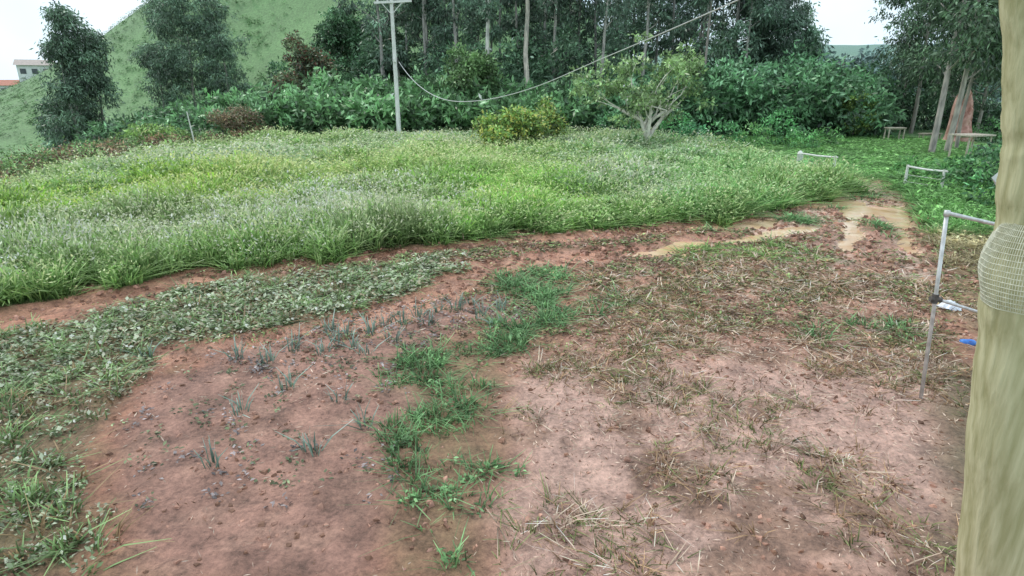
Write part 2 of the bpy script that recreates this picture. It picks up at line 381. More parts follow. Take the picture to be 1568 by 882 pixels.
def scatter(mb, tp, x, y, S, Hs, C, Tip, z=None, mi=0):
    T, Fq, Wt, sh = tp; n = len(x)
    if n == 0: return
    k = rng.integers(0, len(T), n); V = T[k].copy(); r = rng.random(n)*6.283
    c, s = np.cos(r)[:, None], np.sin(r)[:, None]
    S = (np.ones(n)*S)[:, None]; Hs = (np.ones(n)*Hs)[:, None]
    vx = (V[..., 0]*c-V[..., 1]*s)*S; vy = (V[..., 0]*s+V[..., 1]*c)*S; vz = V[..., 2]*Hs
    zz = gz(x, y)-.02 if z is None else z
    P = np.stack([vx+x[:, None], vy+y[:, None], vz+zz[:, None]], -1)
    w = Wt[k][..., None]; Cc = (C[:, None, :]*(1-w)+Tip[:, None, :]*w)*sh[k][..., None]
    nv = T.shape[1]; FF = (np.arange(n)[:, None, None]*nv+Fq[None]).reshape(-1, 4)
    mb.add(P.reshape(-1, 3), FF, Cc.reshape(-1, 3), mi)
def sample(n, x0, x1, y0, y1): return rng.uniform(x0, x1, n), rng.uniform(y0, y1, n)
TG = blade_templates(12, 9, .16, .034, .7)
TGs = blade_templates(10, 7, .2, .024, .45, seed=True)
TW = weed_templates(10, 14, 1.0)
TWl = weed_templates(10, 12, .5, .7)
TS = seed_templates(10, 9)
TC = clod_templates(12)

x, y = sample(100000, -26, 14, 10, 48)
keep = look(m_field, x, y) > rng.uniform(.3, .8, len(x))
keep &= rng.random(len(x)) < np.clip(1.15-(y-14)/40, .3, 1)
keep &= abs(x) < (y*.86+3)
x, y = x[keep], y[keep]; n = len(x)
base = np.tile([.22,.40,.11], (n, 1)); tip = np.tile([.50,.62,.30], (n, 1)); pale = np.full(n, .35)
jx = x+rng.normal(size=n)*np.clip(y/24, .4, 1.7); jy = y+rng.normal(size=n)*np.clip(y/17, .4, 2.7)
jx = jx+5*(fbm(x*.35, y*.35, 81)-.5); jy = jy+6*(fbm(x*.35, y*.35, 91)-.5)
def setz(pl, b_, t_, p_, a_=.85):
    k = inpoly(jx, jy, world_poly(pl)) & (rng.random(n) < a_)
    w_ = rng.uniform(.5, 1, k.sum())[:, None]
    base[k] = base[k]*(1-w_)+np.array(b_)*w_; tip[k] = tip[k]*(1-w_)+np.array(t_)*w_; pale[k] = pale[k]*(1-w_[:, 0])+p_*w_[:, 0]
setz([(0,340),(120,290),(300,255),(600,225),(900,216),(900,235),(600,250),(350,275),(200,300)], (.24,.42,.17), (.62,.74,.50), .65)
setz([(20,350),(90,305),(240,285),(330,290),(260,330),(100,365)], (.30,.56,.06), (.48,.74,.12), .1)
setz([(240,300),(450,270),(600,262),(600,300),(400,330),(260,345)], (.30,.50,.10), (.58,.70,.26), .3)
setz([(-100,400),(120,370),(300,345),(560,310),(690,310),(660,380),(450,410),(150,445),(-100,480)], (.26,.41,.13), (.74,.80,.54), .75)
setz([(640,335),(760,280),(880,270),(900,330),(850,350),(690,370)], (.26,.55,.08), (.44,.72,.18), .12)
setz([(600,240),(760,235),(880,240),(760,275),(650,300),(600,290)], (.28,.50,.11), (.54,.72,.30), .4)
setz([(880,280),(1000,270),(1010,310),(900,330)], (.22,.41,.15), (.66,.76,.52), .7)
setz([(1000,245),(1240,260),(1280,300),(1050,335),(1000,310)], (.18,.42,.11), (.40,.64,.30), .3)
setz([(860,225),(1000,232),(1150,250),(1000,268),(880,262)], (.2,.41,.17), (.54,.70,.46), .5)
q = fbm(x*.8, y*.8, 101); base *= (.55+.9*q)[:, None]; tip *= (.7+.6*q)[:, None]; base *= rng.uniform(.65, 1.35, (n, 1))
fr = rng.random(n)
hh = (.24+.9*fbm(x*.45, y*.45, 105)**1.3)*(.75+.5*fbm(x*1.7, y*1.7, 107))*rng.uniform(.65, 1.35, n)
edge = 1-look(blur(m_field, 8), x, y); hh *= (1-.5*np.clip(edge*2, 0, 1))
wsc = np.clip(y/15, .9, 2.2)
mb = MB()
k = fr > .3
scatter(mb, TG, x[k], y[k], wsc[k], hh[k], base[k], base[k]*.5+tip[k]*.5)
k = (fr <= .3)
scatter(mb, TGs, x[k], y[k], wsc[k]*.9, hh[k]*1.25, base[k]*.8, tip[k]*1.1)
k = rng.random(n) < .4
scatter(mb, TW, x[k], y[k], .24*wsc[k], hh[k]*.9, base[k]*.95, base[k]*.4+tip[k]*.6)  # paler upper weed leaves carry painted highlights
k = rng.random(n) < .2+.7*pale*sst(.3, .55, fbm(x*.9, y*.9, 109))
scatter(mb, TS, x[k], y[k], wsc[k], hh[k]*1.05, tip[k], np.clip(tip[k]*1.25+np.array([.08,.07,.03]), 0, .85))
mb.obj('field_grass', [M_GRASS])

# low weeds
mb = MB()
x, y = sample(60000, -16, 14, 3, 26)
k = (look(m_w1*kill, x, y)*(.1+1.3*fbm(x*.9, y*.9, 111)) > rng.random(len(x))*.9) & (rng.random(len(x)) < np.clip(1.6-y/20, .4, 1))
k &= abs(x) < y*.9+3
x1, y1 = x[k], y[k]; n = len(x1)
B = np.array([.17,.26,.105])*rng.uniform(.5, 1.5, (n, 1))
B = np.where(rng.random((n, 1)) < .2, np.array([[.26,.18,.1]]), B)
scatter(mb, TWl, x1, y1, .19*np.clip(y1/9, .7, 1.6), rng.uniform(.10, .28, n), B, np.tile([.74,.76,.6], (n, 1)))  # pale weed tips, leaf highlights painted into their colour
kk = rng.random(n) < .25
scatter(mb, TG, x1[kk], y1[kk], .6, rng.uniform(.12, .3, kk.sum()), B[kk]*1.2, B[kk]*2)
mb.obj('low_weeds', [M_GRASS])
mb = MB()
x, y = sample(80000, -14, 16, 5, 27)
edgeb = blur(m_field, 10)*(1-m_field)
k = look(np.maximum(np.maximum(m_w2*.9, edgeb*1.6), .5*(1-m_field)*(1-m_w1)*(1-m_bare*.5)*sst(8, 10, GYY))*np.clip(kill+.08, 0, 1)*(1-np.clip(2*m_pud, 0, 1)), x, y)*(.15+1.2*sst(.4, .62, fbm(x*1.3, y*1.3, 115))) > rng.random(len(x))
x1, y1 = x[k], y[k]; n = len(x1)
rt = rng.random((n, 1))
B = np.where(rt < .45, np.array([[.18,.25,.09]]), np.where(rt < .75, np.array([[.30,.20,.11]]), np.array([[.15,.09,.06]])))*rng.uniform(.5, 1.3, (n, 1))
scatter(mb, TWl, x1, y1, .17*np.clip(y1/11, .7, 1.6), rng.uniform(.05, .18, n), B, B*2.1+.05)
mb.obj('trackside_weeds', [M_GRASS])
mb = MB()
x, y = sample(60000, -6, 16, 3, 27)
g = look(np.maximum(m_green*np.maximum(kill, isl), m_bright*kill), x, y)
k = (g*sst(.28, .6, fbm(x*1.5, y*1.5, 117)) > rng.random(len(x))*.9+.1) & (rng.random(len(x)) < .6)
x1, y1 = x[k], y[k]; n = len(x1); br = look(m_bright, x1, y1)[:, None]; ft = fbm(x1*1.5, y1*1.5, 117)
B = (np.array([.16,.30,.12])*(1-br)+np.array([.27,.42,.11])*br)*rng.uniform(.55, 1.35, (n, 1))
hs_ = rng.uniform(.08, .32, n)*(1-.55*br[:, 0])*np.clip(ft*2.0-.2, .3, 1.3)
scatter(mb, TG, x1, y1, np.clip(y1/12, .6, 1.5)*.75, hs_, B, B*1.7+.06)
kk = rng.random(n) < .35; scatter(mb, TWl, x1[kk], y1[kk], .16, hs_[kk], B[kk]*.9, B[kk]*1.8+.08)
mb.obj('grass_tufts', [M_GRASS])
# dry straw litter
mb = MB()
x, y = sample(110000, -6, 15, 3, 22)
k = look((m_straw+.3*(1-m_field))*kill*(1-.6*m_green)*(1-.4*m_bare), x, y)*(.1+1.2*fbm(x*1.2, y*1.2, 119)) > rng.random(len(x))*1.05
x1, y1 = x[k], y[k]; n = len(x1)
D = rng.normal(size=(n, 3)); D[:, 2] = abs(D[:, 2])*.35
Cc = np.where(rng.random((n, 1)) < .65, np.array([[.70,.54,.43]]), np.array([[.22,.125,.08]]))*rng.uniform(.6, 1.25, (n, 1))
ss = np.clip(y1/12, .4, 1.3)
leaves(mb, np.column_stack([x1, y1, gz(x1, y1)+rng.uniform(0, .03, n)]), D, rng.uniform(.05, .22, n)*ss, rng.uniform(.010, .032, n)*ss, Cc)
mb.obj('dry_straw_litter', [M_DRY])
mb = MB()
x, y = sample(20000, -3, 13, 4, 21)
k = look(np.maximum(m_straw, m_dark)*kill, x, y)*sst(.44, .6, fbm(x*1.1, y*1.1, 121)) > rng.random(len(x))*.9
x1, y1 = x[k], y[k]; n = len(x1); rt = rng.random((n, 1))
B = np.where(rt < .35, np.array([[.17,.20,.08]]), np.where(rt < .7, np.array([[.34,.22,.13]]), np.array([[.62,.47,.36]])))*rng.uniform(.5, 1.3, (n, 1))
scatter(mb, TG, x1, y1, .65*np.clip(y1/11, .6, 1.3), rng.uniform(.04, .15, n), B, B*1.8)
mb.obj('dry_grass_tufts', [M_DRY])
# soil clods
mb = MB()
x, y = sample(26000, -9, 15, 3.5, 24)
k = (look((1-m_field)*(1-m_w1)*(1-m_pud), x, y)*(.15+1.2*sst(.42, .62, fbm(x*1.7, y*1.7, 143)))*(.6+.5*look(R, x, y)) > rng.random(len(x)))
x1, y1 = x[k], y[k]; n = len(x1)
B = np.where(rng.random((n, 1)) < .55, np.array([[.48,.26,.19]]), np.array([[.25,.13,.085]]))*rng.uniform(.7, 1.3, (n, 1))
s_ = rng.uniform(.012, .042, n)*np.clip(y1/9, .8, 1.7)
scatter(mb, TC, x1, y1, s_, s_*1.1, B, B, z=gz(x1, y1)-.01)
mb.obj('soil_clods', [noisy_mat('clod_soil', (.7,.7,.7), (1.1,1.1,1.1), 9, .85, attr=True)])
# right verge + beyond-gate grass
mb = MB()
x, y = sample(60000, 6, 32, 9, 50)
m1 = look(np.maximum(m_rg, m_bg), x, y)
k = (m1 > rng.uniform(.3, .8, len(x))) & (rng.random(len(x)) < np.clip(1.5-y/28, .25, .9))
x1, y1 = x[k], y[k]; n = len(x1)
dd = look(m_dry, x1, y1)[:, None]; bgm = look(m_bg, x1, y1)
B = (np.array([.19,.38,.12])*(1-dd)+np.array([.42,.36,.2])*dd)*rng.uniform(.55, 1.35, (n, 1))*(.5+fbm(x1*.7, y1*.7, 125))[:, None]
hh = np.where(bgm > .5, .22, .36)*rng.uniform(.5, 1.3, n)*(1-.4*dd[:, 0])
scatter(mb, TG, x1, y1, np.clip(y1/16, .8, 2), hh, B, B*1.7+.03)
k = rng.random(n) < .35
scatter(mb, TW, x1[k], y1[k], .3*np.clip(y1[k]/16, .8, 2), hh[k], B[k]*.9, B[k]*1.7)
mb.obj('verge_grass', [M_GRASS])
# onion seedlings in bare bed
mb = MB()
pts = [(495,548),(515,530),(540,538),(535,520),(600,528),(615,497),(670,480),(698,478),(735,492),(768,482),(365,556),(410,560),(450,540),(505,512),(570,512),(590,498),(655,500),(560,548),(225,556),(640,486),(720,470),(760,505),(440,600),(520,620),(370,640),(480,700),(560,660),(330,720)]
P = np.array([G(*q) for q in pts]); n = len(P)
TO = blade_templates(6, 14, .10, .02, .25)
scatter(mb, TO, P[:, 0], P[:, 1], 1.0, rng.uniform(.22, .42, n), np.tile([.2,.31,.24], (n, 1)), np.tile([.5,.62,.56], (n, 1)))
k_ = 1500; x, y = sample(k_, -4.8, 1.2, 5, 12.5); kk = look(m_bare, x, y)*np.where(y > 8, 1, .3) > rng.random(k_); x, y = x[kk], y[kk]; n = len(x)
B = np.where(rng.random((n, 1)) < .5, np.array([[.38,.33,.33]]), np.array([[.18,.22,.12]]))*rng.uniform(.6, 1.3, (n, 1))
scatter(mb, TWl, x, y, .15, rng.uniform(.06, .16, n), B*.7, B*1.6)
mb.obj('onion_seedlings', [M_GRASS])

# hillside tufts
mb = MB()
x = rng.uniform(-150, 20, 10000); y = rng.uniform(85, 175, 10000)
k = fbm(x/12, y/12, 131) > rng.uniform(.3, .7, 10000); x, y = x[k], y[k]; n = len(x)
B = np.array([.085,.17,.065])*rng.uniform(.6, 1.8, (n, 1))
scatter(mb, TW, x, y, rng.uniform(.4, 1.4, n), rng.uniform(.3, .8, n), B, B*1.6, z=H(x, y)-.05)
mb.obj('hillside_tufts', [M_GRASS])

# ------------------------------------------------------------------ SHRUB BELTS
def shrub(mb, x, y, r, h, col, nc, L=.34, W=.15, per=10, z=None, light=None, csz=.22, var=.45, droop=.35):
    z0 = float(H(x, y)) if z is None else z
    crown(mb, [(x, y, z0+h*.45, r, h*.55, nc)], L, W, col, droop, per, 0, csz, var, light, hollow=.6)
mb = MB()
for row, (y0, dy, hs) in enumerate(((47.5, 0, .78), (51, 1, .95), (55, 2, 1.1))):
    for u in np.arange(150, 930, 20 if row else 17):
        yy = y0+rng.normal()*.8; xx = (u+rng.normal()*5-784)*yy/984
        topv = np.interp(u, [150,220,300,400,520,640,760,930], [190,172,146,134,122,118,126,125])+rng.normal()*5
        ztop = CAMH+yy*math.tan(-PITCH+math.atan((441-topv)/FP))
        zb = float(H(xx, yy)); hfull = max(1.6, (ztop-zb))*hs*.93
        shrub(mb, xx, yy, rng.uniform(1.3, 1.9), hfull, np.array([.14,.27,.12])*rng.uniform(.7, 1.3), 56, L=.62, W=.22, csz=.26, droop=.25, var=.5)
mb.obj('coffee_shrubs', [M_LEAF])
mb = MB()
for row, y0 in enumerate((50, 54, 59)):
    for u in np.arange(900, 1345, 20):
        yy = y0+rng.normal(); xx = (u+rng.normal()*5-784)*yy/984
        topv = np.interp(u, [900,1000,1080,1180,1240,1345], [130,115,96,92,88,105])+rng.normal()*6+8*(2-row)
        ztop = CAMH+yy*math.tan(-PITCH+math.atan((441-topv)/FP))
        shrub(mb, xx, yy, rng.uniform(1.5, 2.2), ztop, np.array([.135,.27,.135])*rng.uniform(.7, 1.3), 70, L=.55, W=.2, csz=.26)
mb.obj('broadleaf_thicket', [M_LEAF])
mb = MB()
for i in range(130):
    yy = rng.uniform(40, 78); u = rng.uniform(-60, 330); xx = (u-784)*yy/984
    if xx > -22: continue
    shrub(mb, xx, yy, rng.uniform(.9, 2.0), rng.uniform(1.5, 3.6), np.array([.12,.23,.11])*rng.uniform(.6, 1.4), 40, L=.4, W=.15)
mb.obj('valley_scrub', [M_LEAF])
mb = MB()
for i in range(260):
    t_ = rng.random(); u = -60+t_*420; 
    yy = np.interp(u, [-60,0,100,250,400], [21,24,29,37,43])+rng.uniform(.3, 5); xx = (u-784)*yy/984
    c = (.30,.19,.12) if rng.random() < .4 else (.18,.29,.11)
    shrub(mb, xx, yy, rng.uniform(.4, .8), rng.uniform(.5, 1.3), np.array(c)*rng.uniform(.6, 1.3), 20, L=.2, W=.07)
mb.obj('edge_weeds', [M_LEAF])
mb = MB()
for (u, v, r, h, c) in [(1105,238,1.1,1.7,(.08,.2,.08)),(1150,235,.9,1.6,(.10,.2,.07)),(1185,225,1.3,2.1,(.07,.19,.07)),(1060,232,1.2,1.5,(.07,.19,.09)),(1030,222,1.4,1.9,(.06,.16,.06)),
                        (940,218,1.6,2.0,(.09,.2,.09)),(890,214,1.5,1.6,(.07,.17,.06)),(1480,300,1.0,1.2,(.06,.14,.05)),(1510,290,1.2,1.5,(.05,.12,.05)),(1420,285,.8,.8,(.07,.17,.05)),
                        (1400,270,.8,.7,(.08,.19,.06)),(1520,325,.8,1.1,(.05,.13,.05)),(1460,285,.9,.9,(.06,.15,.05)),(1235,275,.6,.7,(.07,.18,.06)),(1255,285,.6,.6,(.07,.18,.06)),
                        (550,222,.9,.9,(.14,.26,.05)),(705,214,.9,1.2,(.09,.19,.06)),(240,232,2.0,1.5,(.15,.24,.07)),(1545,300,1.3,2.0,(.05,.12,.05)),(1225,232,1.0,1.2,(.07,.17,.06)),(1260,225,1.0,1.0,(.08,.18,.06)),(1510,218,1.2,1.4,(.06,.14,.05))]:
    xx, yy = G(u, v); shrub(mb, xx, yy, r, h*1.15, np.array(c)*1.7, int(60*r*r), L=.25, W=.09, csz=.16, z=0.)
mb.obj('wild_bushes', [M_LEAF])

# ------------------------------------------------------------------ TREES
def limb(mb, p0, p1, r0, r1, col, mi=0, n=6, seg=5, bend=.12, up=0):
    p0 = np.array(p0, float); p1 = np.array(p1, float); L_ = np.linalg.norm(p1-p0)
    t_ = np.linspace(0, 1, seg)[:, None]; off = rng.normal(size=3)*bend*L_; off[2] = off[2]*.4+up*L_
    pts = p0*(1-t_)+p1*t_+off*np.sin(t_*math.pi)
    tube(mb, pts, np.linspace(r0, r1, seg), col, mi, n, cap=False); return pts
def eucalyptus(mb, x, y, Ht, cr, r=.2, start=.35, nb=13, ncl=36, col=(.15,.235,.15), bark=(.42,.40,.37), L=.42, W=.12, lean=0, z=None, per=11):
    z0 = (float(H(x, y)) if z is None else z)-.15
    k = 8; t_ = np.linspace(0, 1, k); wv = np.cumsum(rng.normal(size=(k, 2))*.018*Ht/3, 0)
    pts = np.column_stack([x+wv[:, 0]+lean*t_*Ht, y+wv[:, 1], z0+t_*Ht])
    tube(mb, pts, r*(1-.82*t_), bark, 0, 8, cap=False)
    B = []
    for i in range(nb):
        f = start+(1-start)*(i+rng.random())/nb
        p = np.array([np.interp(f, t_, pts[:, j]) for j in range(3)])
        a = rng.random()*6.283; prof = math.sin(min(1, (f-start)/(1-start)*.8+.22)*math.pi)**.6
        rr = cr*prof*rng.uniform(.35, 1)
        q_ = p+np.array([math.cos(a)*rr, math.sin(a)*rr, rr*.5+rng.uniform(0, .5)])
        limb(mb, p, q_, r*(1-.82*f)*.5, .02, bark)
        br = cr*rng.uniform(.32, .55); B.append((*q_, br, br*rng.uniform(.7, 1.1), ncl))
    crown(mb, B, L, W, col, .7, per, 1, .28, .4)
TM = [M_BARK, M_LEAF]
mb = MB()
for i in range(46):
    u = 575+i*14.5+rng.normal()*8; yy = rng.uniform(60, 88); xx = (u-784)*yy/984
    Ht = rng.uniform(17, 23) if u < 1130 else np.interp(u, [1130,1180,1250], [15,12,8.5])*rng.uniform(.9, 1.1)*yy/66
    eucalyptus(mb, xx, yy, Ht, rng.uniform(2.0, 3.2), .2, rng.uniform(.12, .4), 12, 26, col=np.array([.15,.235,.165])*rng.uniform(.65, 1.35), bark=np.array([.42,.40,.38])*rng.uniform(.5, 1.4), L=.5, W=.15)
for i in range(60):
    u = rng.uniform(430, 1270); yy = rng.uniform(60, 72); xx = (u-784)*yy/984
    hh_ = rng.uniform(4, 9) if u > 560 else rng.uniform(2.5, 4.5)
    shrub(mb, xx, yy, rng.uniform(2, 3), hh_, np.array([.12,.215,.125])*rng.uniform(.6, 1.4), 90, L=.55, W=.2, csz=.35)
for i_, (v_, f_) in enumerate(zip(mb.v, mb.f)):
    if len(v_) == 4*len(f_): mb.m[i_][:] = 1
mb.obj('eucalyptus_forest', TM, smooth=(0,))
for (u, yy, r, bark) in [(746,57,.24,(.78,.76,.72)),(806,56,.26,(.66,.6,.53)),(846,62,.2,(.44,.42,.39)),(921,60,.18,(.5,.48,.45)),(698,60,.2,(.4,.38,.36)),(655,62,.18,(.4,.38,.36)),(1082,60,.16,(.4,.36,.33)),(985,61,.2,(.5,.48,.45))]:
    mb = MB(); eucalyptus(mb, (u-784)*yy/984, yy, rng.uniform(19, 23), 2.4, r, .42, 12, 20, bark=bark, col=(.15,.24,.165)); mb.obj('eucalyptus_tree', TM, smooth=(0,))
def px_h(u, vt, yy, x): return CAMH+yy*math.tan(-PITCH+math.atan((441-vt)/FP))-float(H(x, yy))
for (u, vt, yy, cr, st_, nb, ncl) in [(115,15,62,2.9,.15,26,50),(140,55,64,2.4,.15,18,42),(98,75,60,2.0,.12,14,38),(298,-25,84,4.0,.12,30,54),(265,5,88,3.4,.12,22,48),(335,-5,86,3.4,.3,18,44),(350,60,82,2.4,.25,14,36),(250,75,84,2.6,.15,14,36),(62,185,66,1.6,.1,12,32)]:
    x_ = (u-784)*yy/984; mb = MB(); eucalyptus(mb, x_, yy, px_h(u, vt, yy, x_), cr, .22, st_, nb, ncl, col=(.145,.225,.15)); mb.obj('eucalyptus_tree', TM, smooth=(0,))
def dome(name, x, y, r, h, col, nc=60, th=.35, light=None, L=.34, W=.17, z=None, bark=(.28,.24,.2), rb=.16, nbl=9):
    mb = MB(); z0 = (float(H(x, y)) if z is None else z)-.1
    top = np.array([x, y, z0+h*th]); tube(mb, [(x, y, z0), (x+.05, y, z0+h*th*.5), top], [rb*1.2, rb, rb*.8], bark, 0, 8, False)
    B = []
    for i in range(nbl):
        a = i*2.4; rr = r*math.sqrt((i+.5)/nbl)*.78*rng.uniform(.75, 1.2)
        q_ = np.array([x+math.cos(a)*rr, y+math.sin(a)*rr, z0+h*(.84-.38*(rr/r)**1.5)+rng.normal()*.13*h])
        limb(mb, top, q_, rb*.45, .02, bark); B.append((*q_, r*rng.uniform(.28, .48), h*rng.uniform(.13, .24), nc))
    crown(mb, B, L, W, col, .3, 11, 1, .2, .4, light); return mb.obj(name, TM, smooth=(0,))
x_ = (466-784)*62/984; dome('mango_tree', x_, 62, 2.9, px_h(466, 68, 62, x_), (.14,.18,.10), 80, light=((.30,.14,.09), .2))
x_ = (532-784)*75/984; dome('mango_tree', x_, 75, 3.8, px_h(532, 8, 75, x_), (.11,.22,.11), 110, th=.25, nbl=12)
x_ = (500-784)*66/984; dome('shade_tree', x_, 66, 3.0, px_h(500, 85, 66, x_), (.11,.22,.11), 80)
x_ = (425-784)*64/984; dome('shade_tree', x_, 64, 2.2, px_h(425, 118, 64, x_), (.10,.20,.10), 60)
x_ = (590-784)*66/984; dome('shade_tree', x_, 66, 3.2, px_h(590, 60, 66, x_), (.11,.22,.12), 90)
x_ = (715-784)*54/984; dome('shade_tree', x_, 54, 3.0, px_h(715, 78, 54, x_), (.19,.31,.13), 90, th=.3)
x_, y_ = G(1304, 212); dome('lemon_tree', x_, y_, 1.6, 3.1, (.30,.44,.11), 45, th=.42, L=.24, W=.11, z=0., bark=(.36,.32,.28), rb=.07)
x_, y_ = G(1237, 208); dome('lemon_tree', x_, y_, 1.2, 2.6, (.14,.26,.09), 36, th=.42, L=.22, W=.1, z=0., bark=(.36,.32,.28), rb=.06)
x_, y_ = G(783, 240); dome('citrus_bush', x_, y_, 2.15, 2.8, (.24,.39,.11), 55, th=.15, light=((.7,.7,.18), .22), L=.24, W=.12, z=0., rb=.08)
x_, y_ = G(838, 232); dome('citrus_bush', x_, y_, .8, 3.1, (.24,.37,.11), 26, th=.2, light=((.6,.6,.16), .2), L=.22, W=.1, z=0., rb=.05)
x_, y_ = G(360, 226); dome('withered_bush', x_, y_+1, 1.8, 2.3, (.27,.19,.12), 45, th=.2, light=((.15,.23,.09), .3), L=.22, W=.07, rb=.05)
# guava tree with pale forked limbs
x_, y_ = G(990, 238); mb = MB(); bk = (.8,.77,.70)
tube(mb, [(x_,y_,-.1),(x_+.02,y_,.5),(x_-.03,y_,1.0)], [.2,.16,.15], bk, 0, 8, False)
B = []
tips = [(-1.3,0,2.6),(-.9,.5,3.3),(.25,.3,2.5),(.9,-.4,2.6),(1.7,.3,2.9),(-.1,-.7,2.9)]
for (dx, dy, dz) in tips:
    pts = limb(mb, (x_-.03, y_, .95), (x_+dx, y_+dy, dz), .13, .07, bk, bend=.12, up=.04)
    for k in range(4):
        s0 = pts[rng.integers(2, 5)]; e = np.array([x_+dx*1.5+rng.normal()*1.1, y_+dy*1.4+rng.normal()*.8, dz+rng.uniform(.2, 2.9)])
        limb(mb, s0, e, .05, .012, bk, n=5)
        B.append((*e, rng.uniform(.4, .8), .38, 14)); 
        e2 = e+rng.normal(size=3)*.8; B.append((*e2, .45, .3, 8))
crown(mb, B, .28, .13, (.30,.44,.19), .2, 8, 1, .15, .35)
mb.obj('guava_tree', TM, smooth=(0,))
for (u, v, Ht, cr, r, st_, ln, bk) in [(1428,238,15,3.0,.19,.26,-.02,(.42,.38,.36)),(1446,236,17,3.4,.17,.24,.01,(.5,.46,.42)),(1462,232,14,3.0,.12,.28,.03,(.36,.33,.3)),(1395,205,16,3.6,.17,.25,-.03,(.38,.35,.32)),(1375,200,15,3.2,.15,.25,-.02,(.36,.33,.3)),(1490,215,10.5,3.0,.14,.2,.0,(.36,.33,.3)),(1470,205,13,3.0,.14,.2,.0,(.36,.33,.3))]:
    x_, y_ = G(u, v); mb = MB(); eucalyptus(mb, x_, y_, Ht, cr, r, st_, 20, 40, col=(.125,.205,.12), bark=bk, z=0., L=.36, W=.11, lean=ln); mb.obj('eucalyptus_tree', TM, smooth=(0,))
mb = MB()
for u in np.arange(1330, 1560, 17):
    yy = rng.uniform(56, 64); xx = (u-784)*yy/984
    shrub(mb, xx, yy, 2.2, rng.uniform(3.5, 6.2) if u < 1500 else 2.2, np.array([.09,.18,.095])*rng.uniform(.7, 1.3), 100, L=.45, W=.18)
mb.obj('hedge_thicket', [M_LEAF])
mb = MB()
for i in range(200):
    yy = rng.uniform(150, 330); u = rng.uniform(1190, 1600); xx = (u-784)*yy/984; h_ = rng.uniform(8, 15)*(1 if yy < 260 else 1.2)
    shrub(mb, xx, yy, rng.uniform(3, 5), h_, np.array([.18,.27,.25])*rng.uniform(.8, 1.2), 60, L=1.3, W=.8, per=8, csz=.8)  # bluish leaf colour has the distance haze painted in
mb.obj('distant_tree_line', [M_LEAF])

# ------------------------------------------------------------------ BUILT OBJECTS
M_CONC = noisy_mat('concrete_pole', (.6,.6,.58), (.8,.8,.78), 6, .8, (1,1,.3))
M_WOOD = noisy_mat('weathered_wood', (.36,.31,.25), (.6,.54,.45), 6, .85, (3,3,.5))
M_PALE = noisy_mat('whitewashed_wood', (.55,.54,.5), (.8,.8,.77), 9, .8)
M_GALV = noisy_mat('galvanised_pipe', (.5,.5,.5), (.72,.72,.72), 12, .45, metal=.4, bump=.05)
M_CABLE = noisy_mat('cable', (.5,.5,.5), (.62,.62,.62), 10, .6, bump=0)
M_RUST = noisy_mat('dark_clamp', (.05,.05,.05), (.12,.1,.09), 20, .6)
M_LOG = noisy_mat('peeled_log', (.38,.36,.19), (.60,.57,.36), 4, .75, (5,5,.3), .6, detail=10)
bx, by = G(612, 221); H1 = 9.35
mb = MB(); tube(mb, [(bx,by,-.3),(bx,by,H1*.5),(bx-.02,by,H1)], [.17,.14,.11], (1,1,1), 0, 12)
box(mb, (bx+.1,by-.14,H1-.12), (2.5,.12,.14), (1,1,1), 0, 0, .045)
for dx in (-1.0, -.35, .55, 1.15):
    zc = H1-.12+(dx)*.045+.06
    tube(mb, [(bx+.1+dx,by-.14,zc),(bx+.1+dx,by-.14,zc+.08),(bx+.1+dx,by-.14,zc+.2)], [.03,.075,.05], (1,1,1), 0, 8)
tube(mb, [(bx-.65,by-.16,H1-.2),(bx-.05,by-.14,H1-.85)], [.025,.025], (1,1,1), 0, 6)
tube(mb, [(bx+.75,by-.16,H1-.12),(bx+.05,by-.14,H1-.85)], [.025,.025], (1,1,1), 0, 6)
box(mb, (bx,by-.2,5.6), (.22,.1,.2), (.5,.5,.5), 0)
mb.obj('utility_pole', [M_CONC], smooth=())
P3 = [at(611,95,44.5), at(624,115,43), at(645,136,41), at(672,151,38), at(700,157,35), at(745,154,32), at(800,141,29), at(850,122,26), at(900,99,23), at(950,78,20), at(1000,57,17), at(1060,31,14), at(1130,0,11), at(1215,-38,8), np.array([2.9,3.9,5.0])]
cu = bpy.data.curves.new('power_cable', 'CURVE'); cu.dimensions = '3D'; sp = cu.splines.new('NURBS'); sp.points.add(len(P3)-1)
for i, q_ in enumerate(P3): sp.points[i].co = (*q_, 1); sp.points[i].radius = .3+.6*min(1, q_[1]/40)
sp.use_endpoint_u = True; sp.order_u = 4; cu.bevel_depth = .024; cu.materials.append(M_CABLE)
ob = bpy.data.objects.new('power_cable', cu); SC.collection.objects.link(ob)
x_, y_ = G(302, 236); mb = MB(); tube(mb, [(x_,y_,-.4),(x_-.1,y_,1.2),(x_-.22,y_,2.5)], [.045,.04,.03], (1,1,1)); mb.obj('wooden_stake', [M_PALE])
def fence(pts, name, extra=None):
    mb = MB()
    for (x_, y_, h_) in pts: tube(mb, [(x_,y_,-.2),(x_+.01,y_,h_*.5),(x_,y_+.01,h_)], [.06,.055,.05], (1,1,1), 0, 8, wob=.1)
    for a_, b_ in zip(pts[:-1], pts[1:]):
        tube(mb, [(a_[0]-.05,a_[1]-.1,a_[2]-.05),((a_[0]+b_[0])/2,(a_[1]+b_[1])/2-.1,(a_[2]+b_[2])/2-.08),(b_[0]+.05,b_[1]-.1,b_[2]-.05)], [.038]*3, (1,1,1), 0, 8)
        for f in (.35, .62): tube(mb, [(a_[0],a_[1]-.07,a_[2]*f),(b_[0],b_[1]-.07,b_[2]*f)], [.008]*2, (.6,.6,.6), 0, 4)
    if extra: extra(mb)
    return mb.obj(name, [M_PALE])
p1 = G(1218, 270); p2 = G(1273, 279)
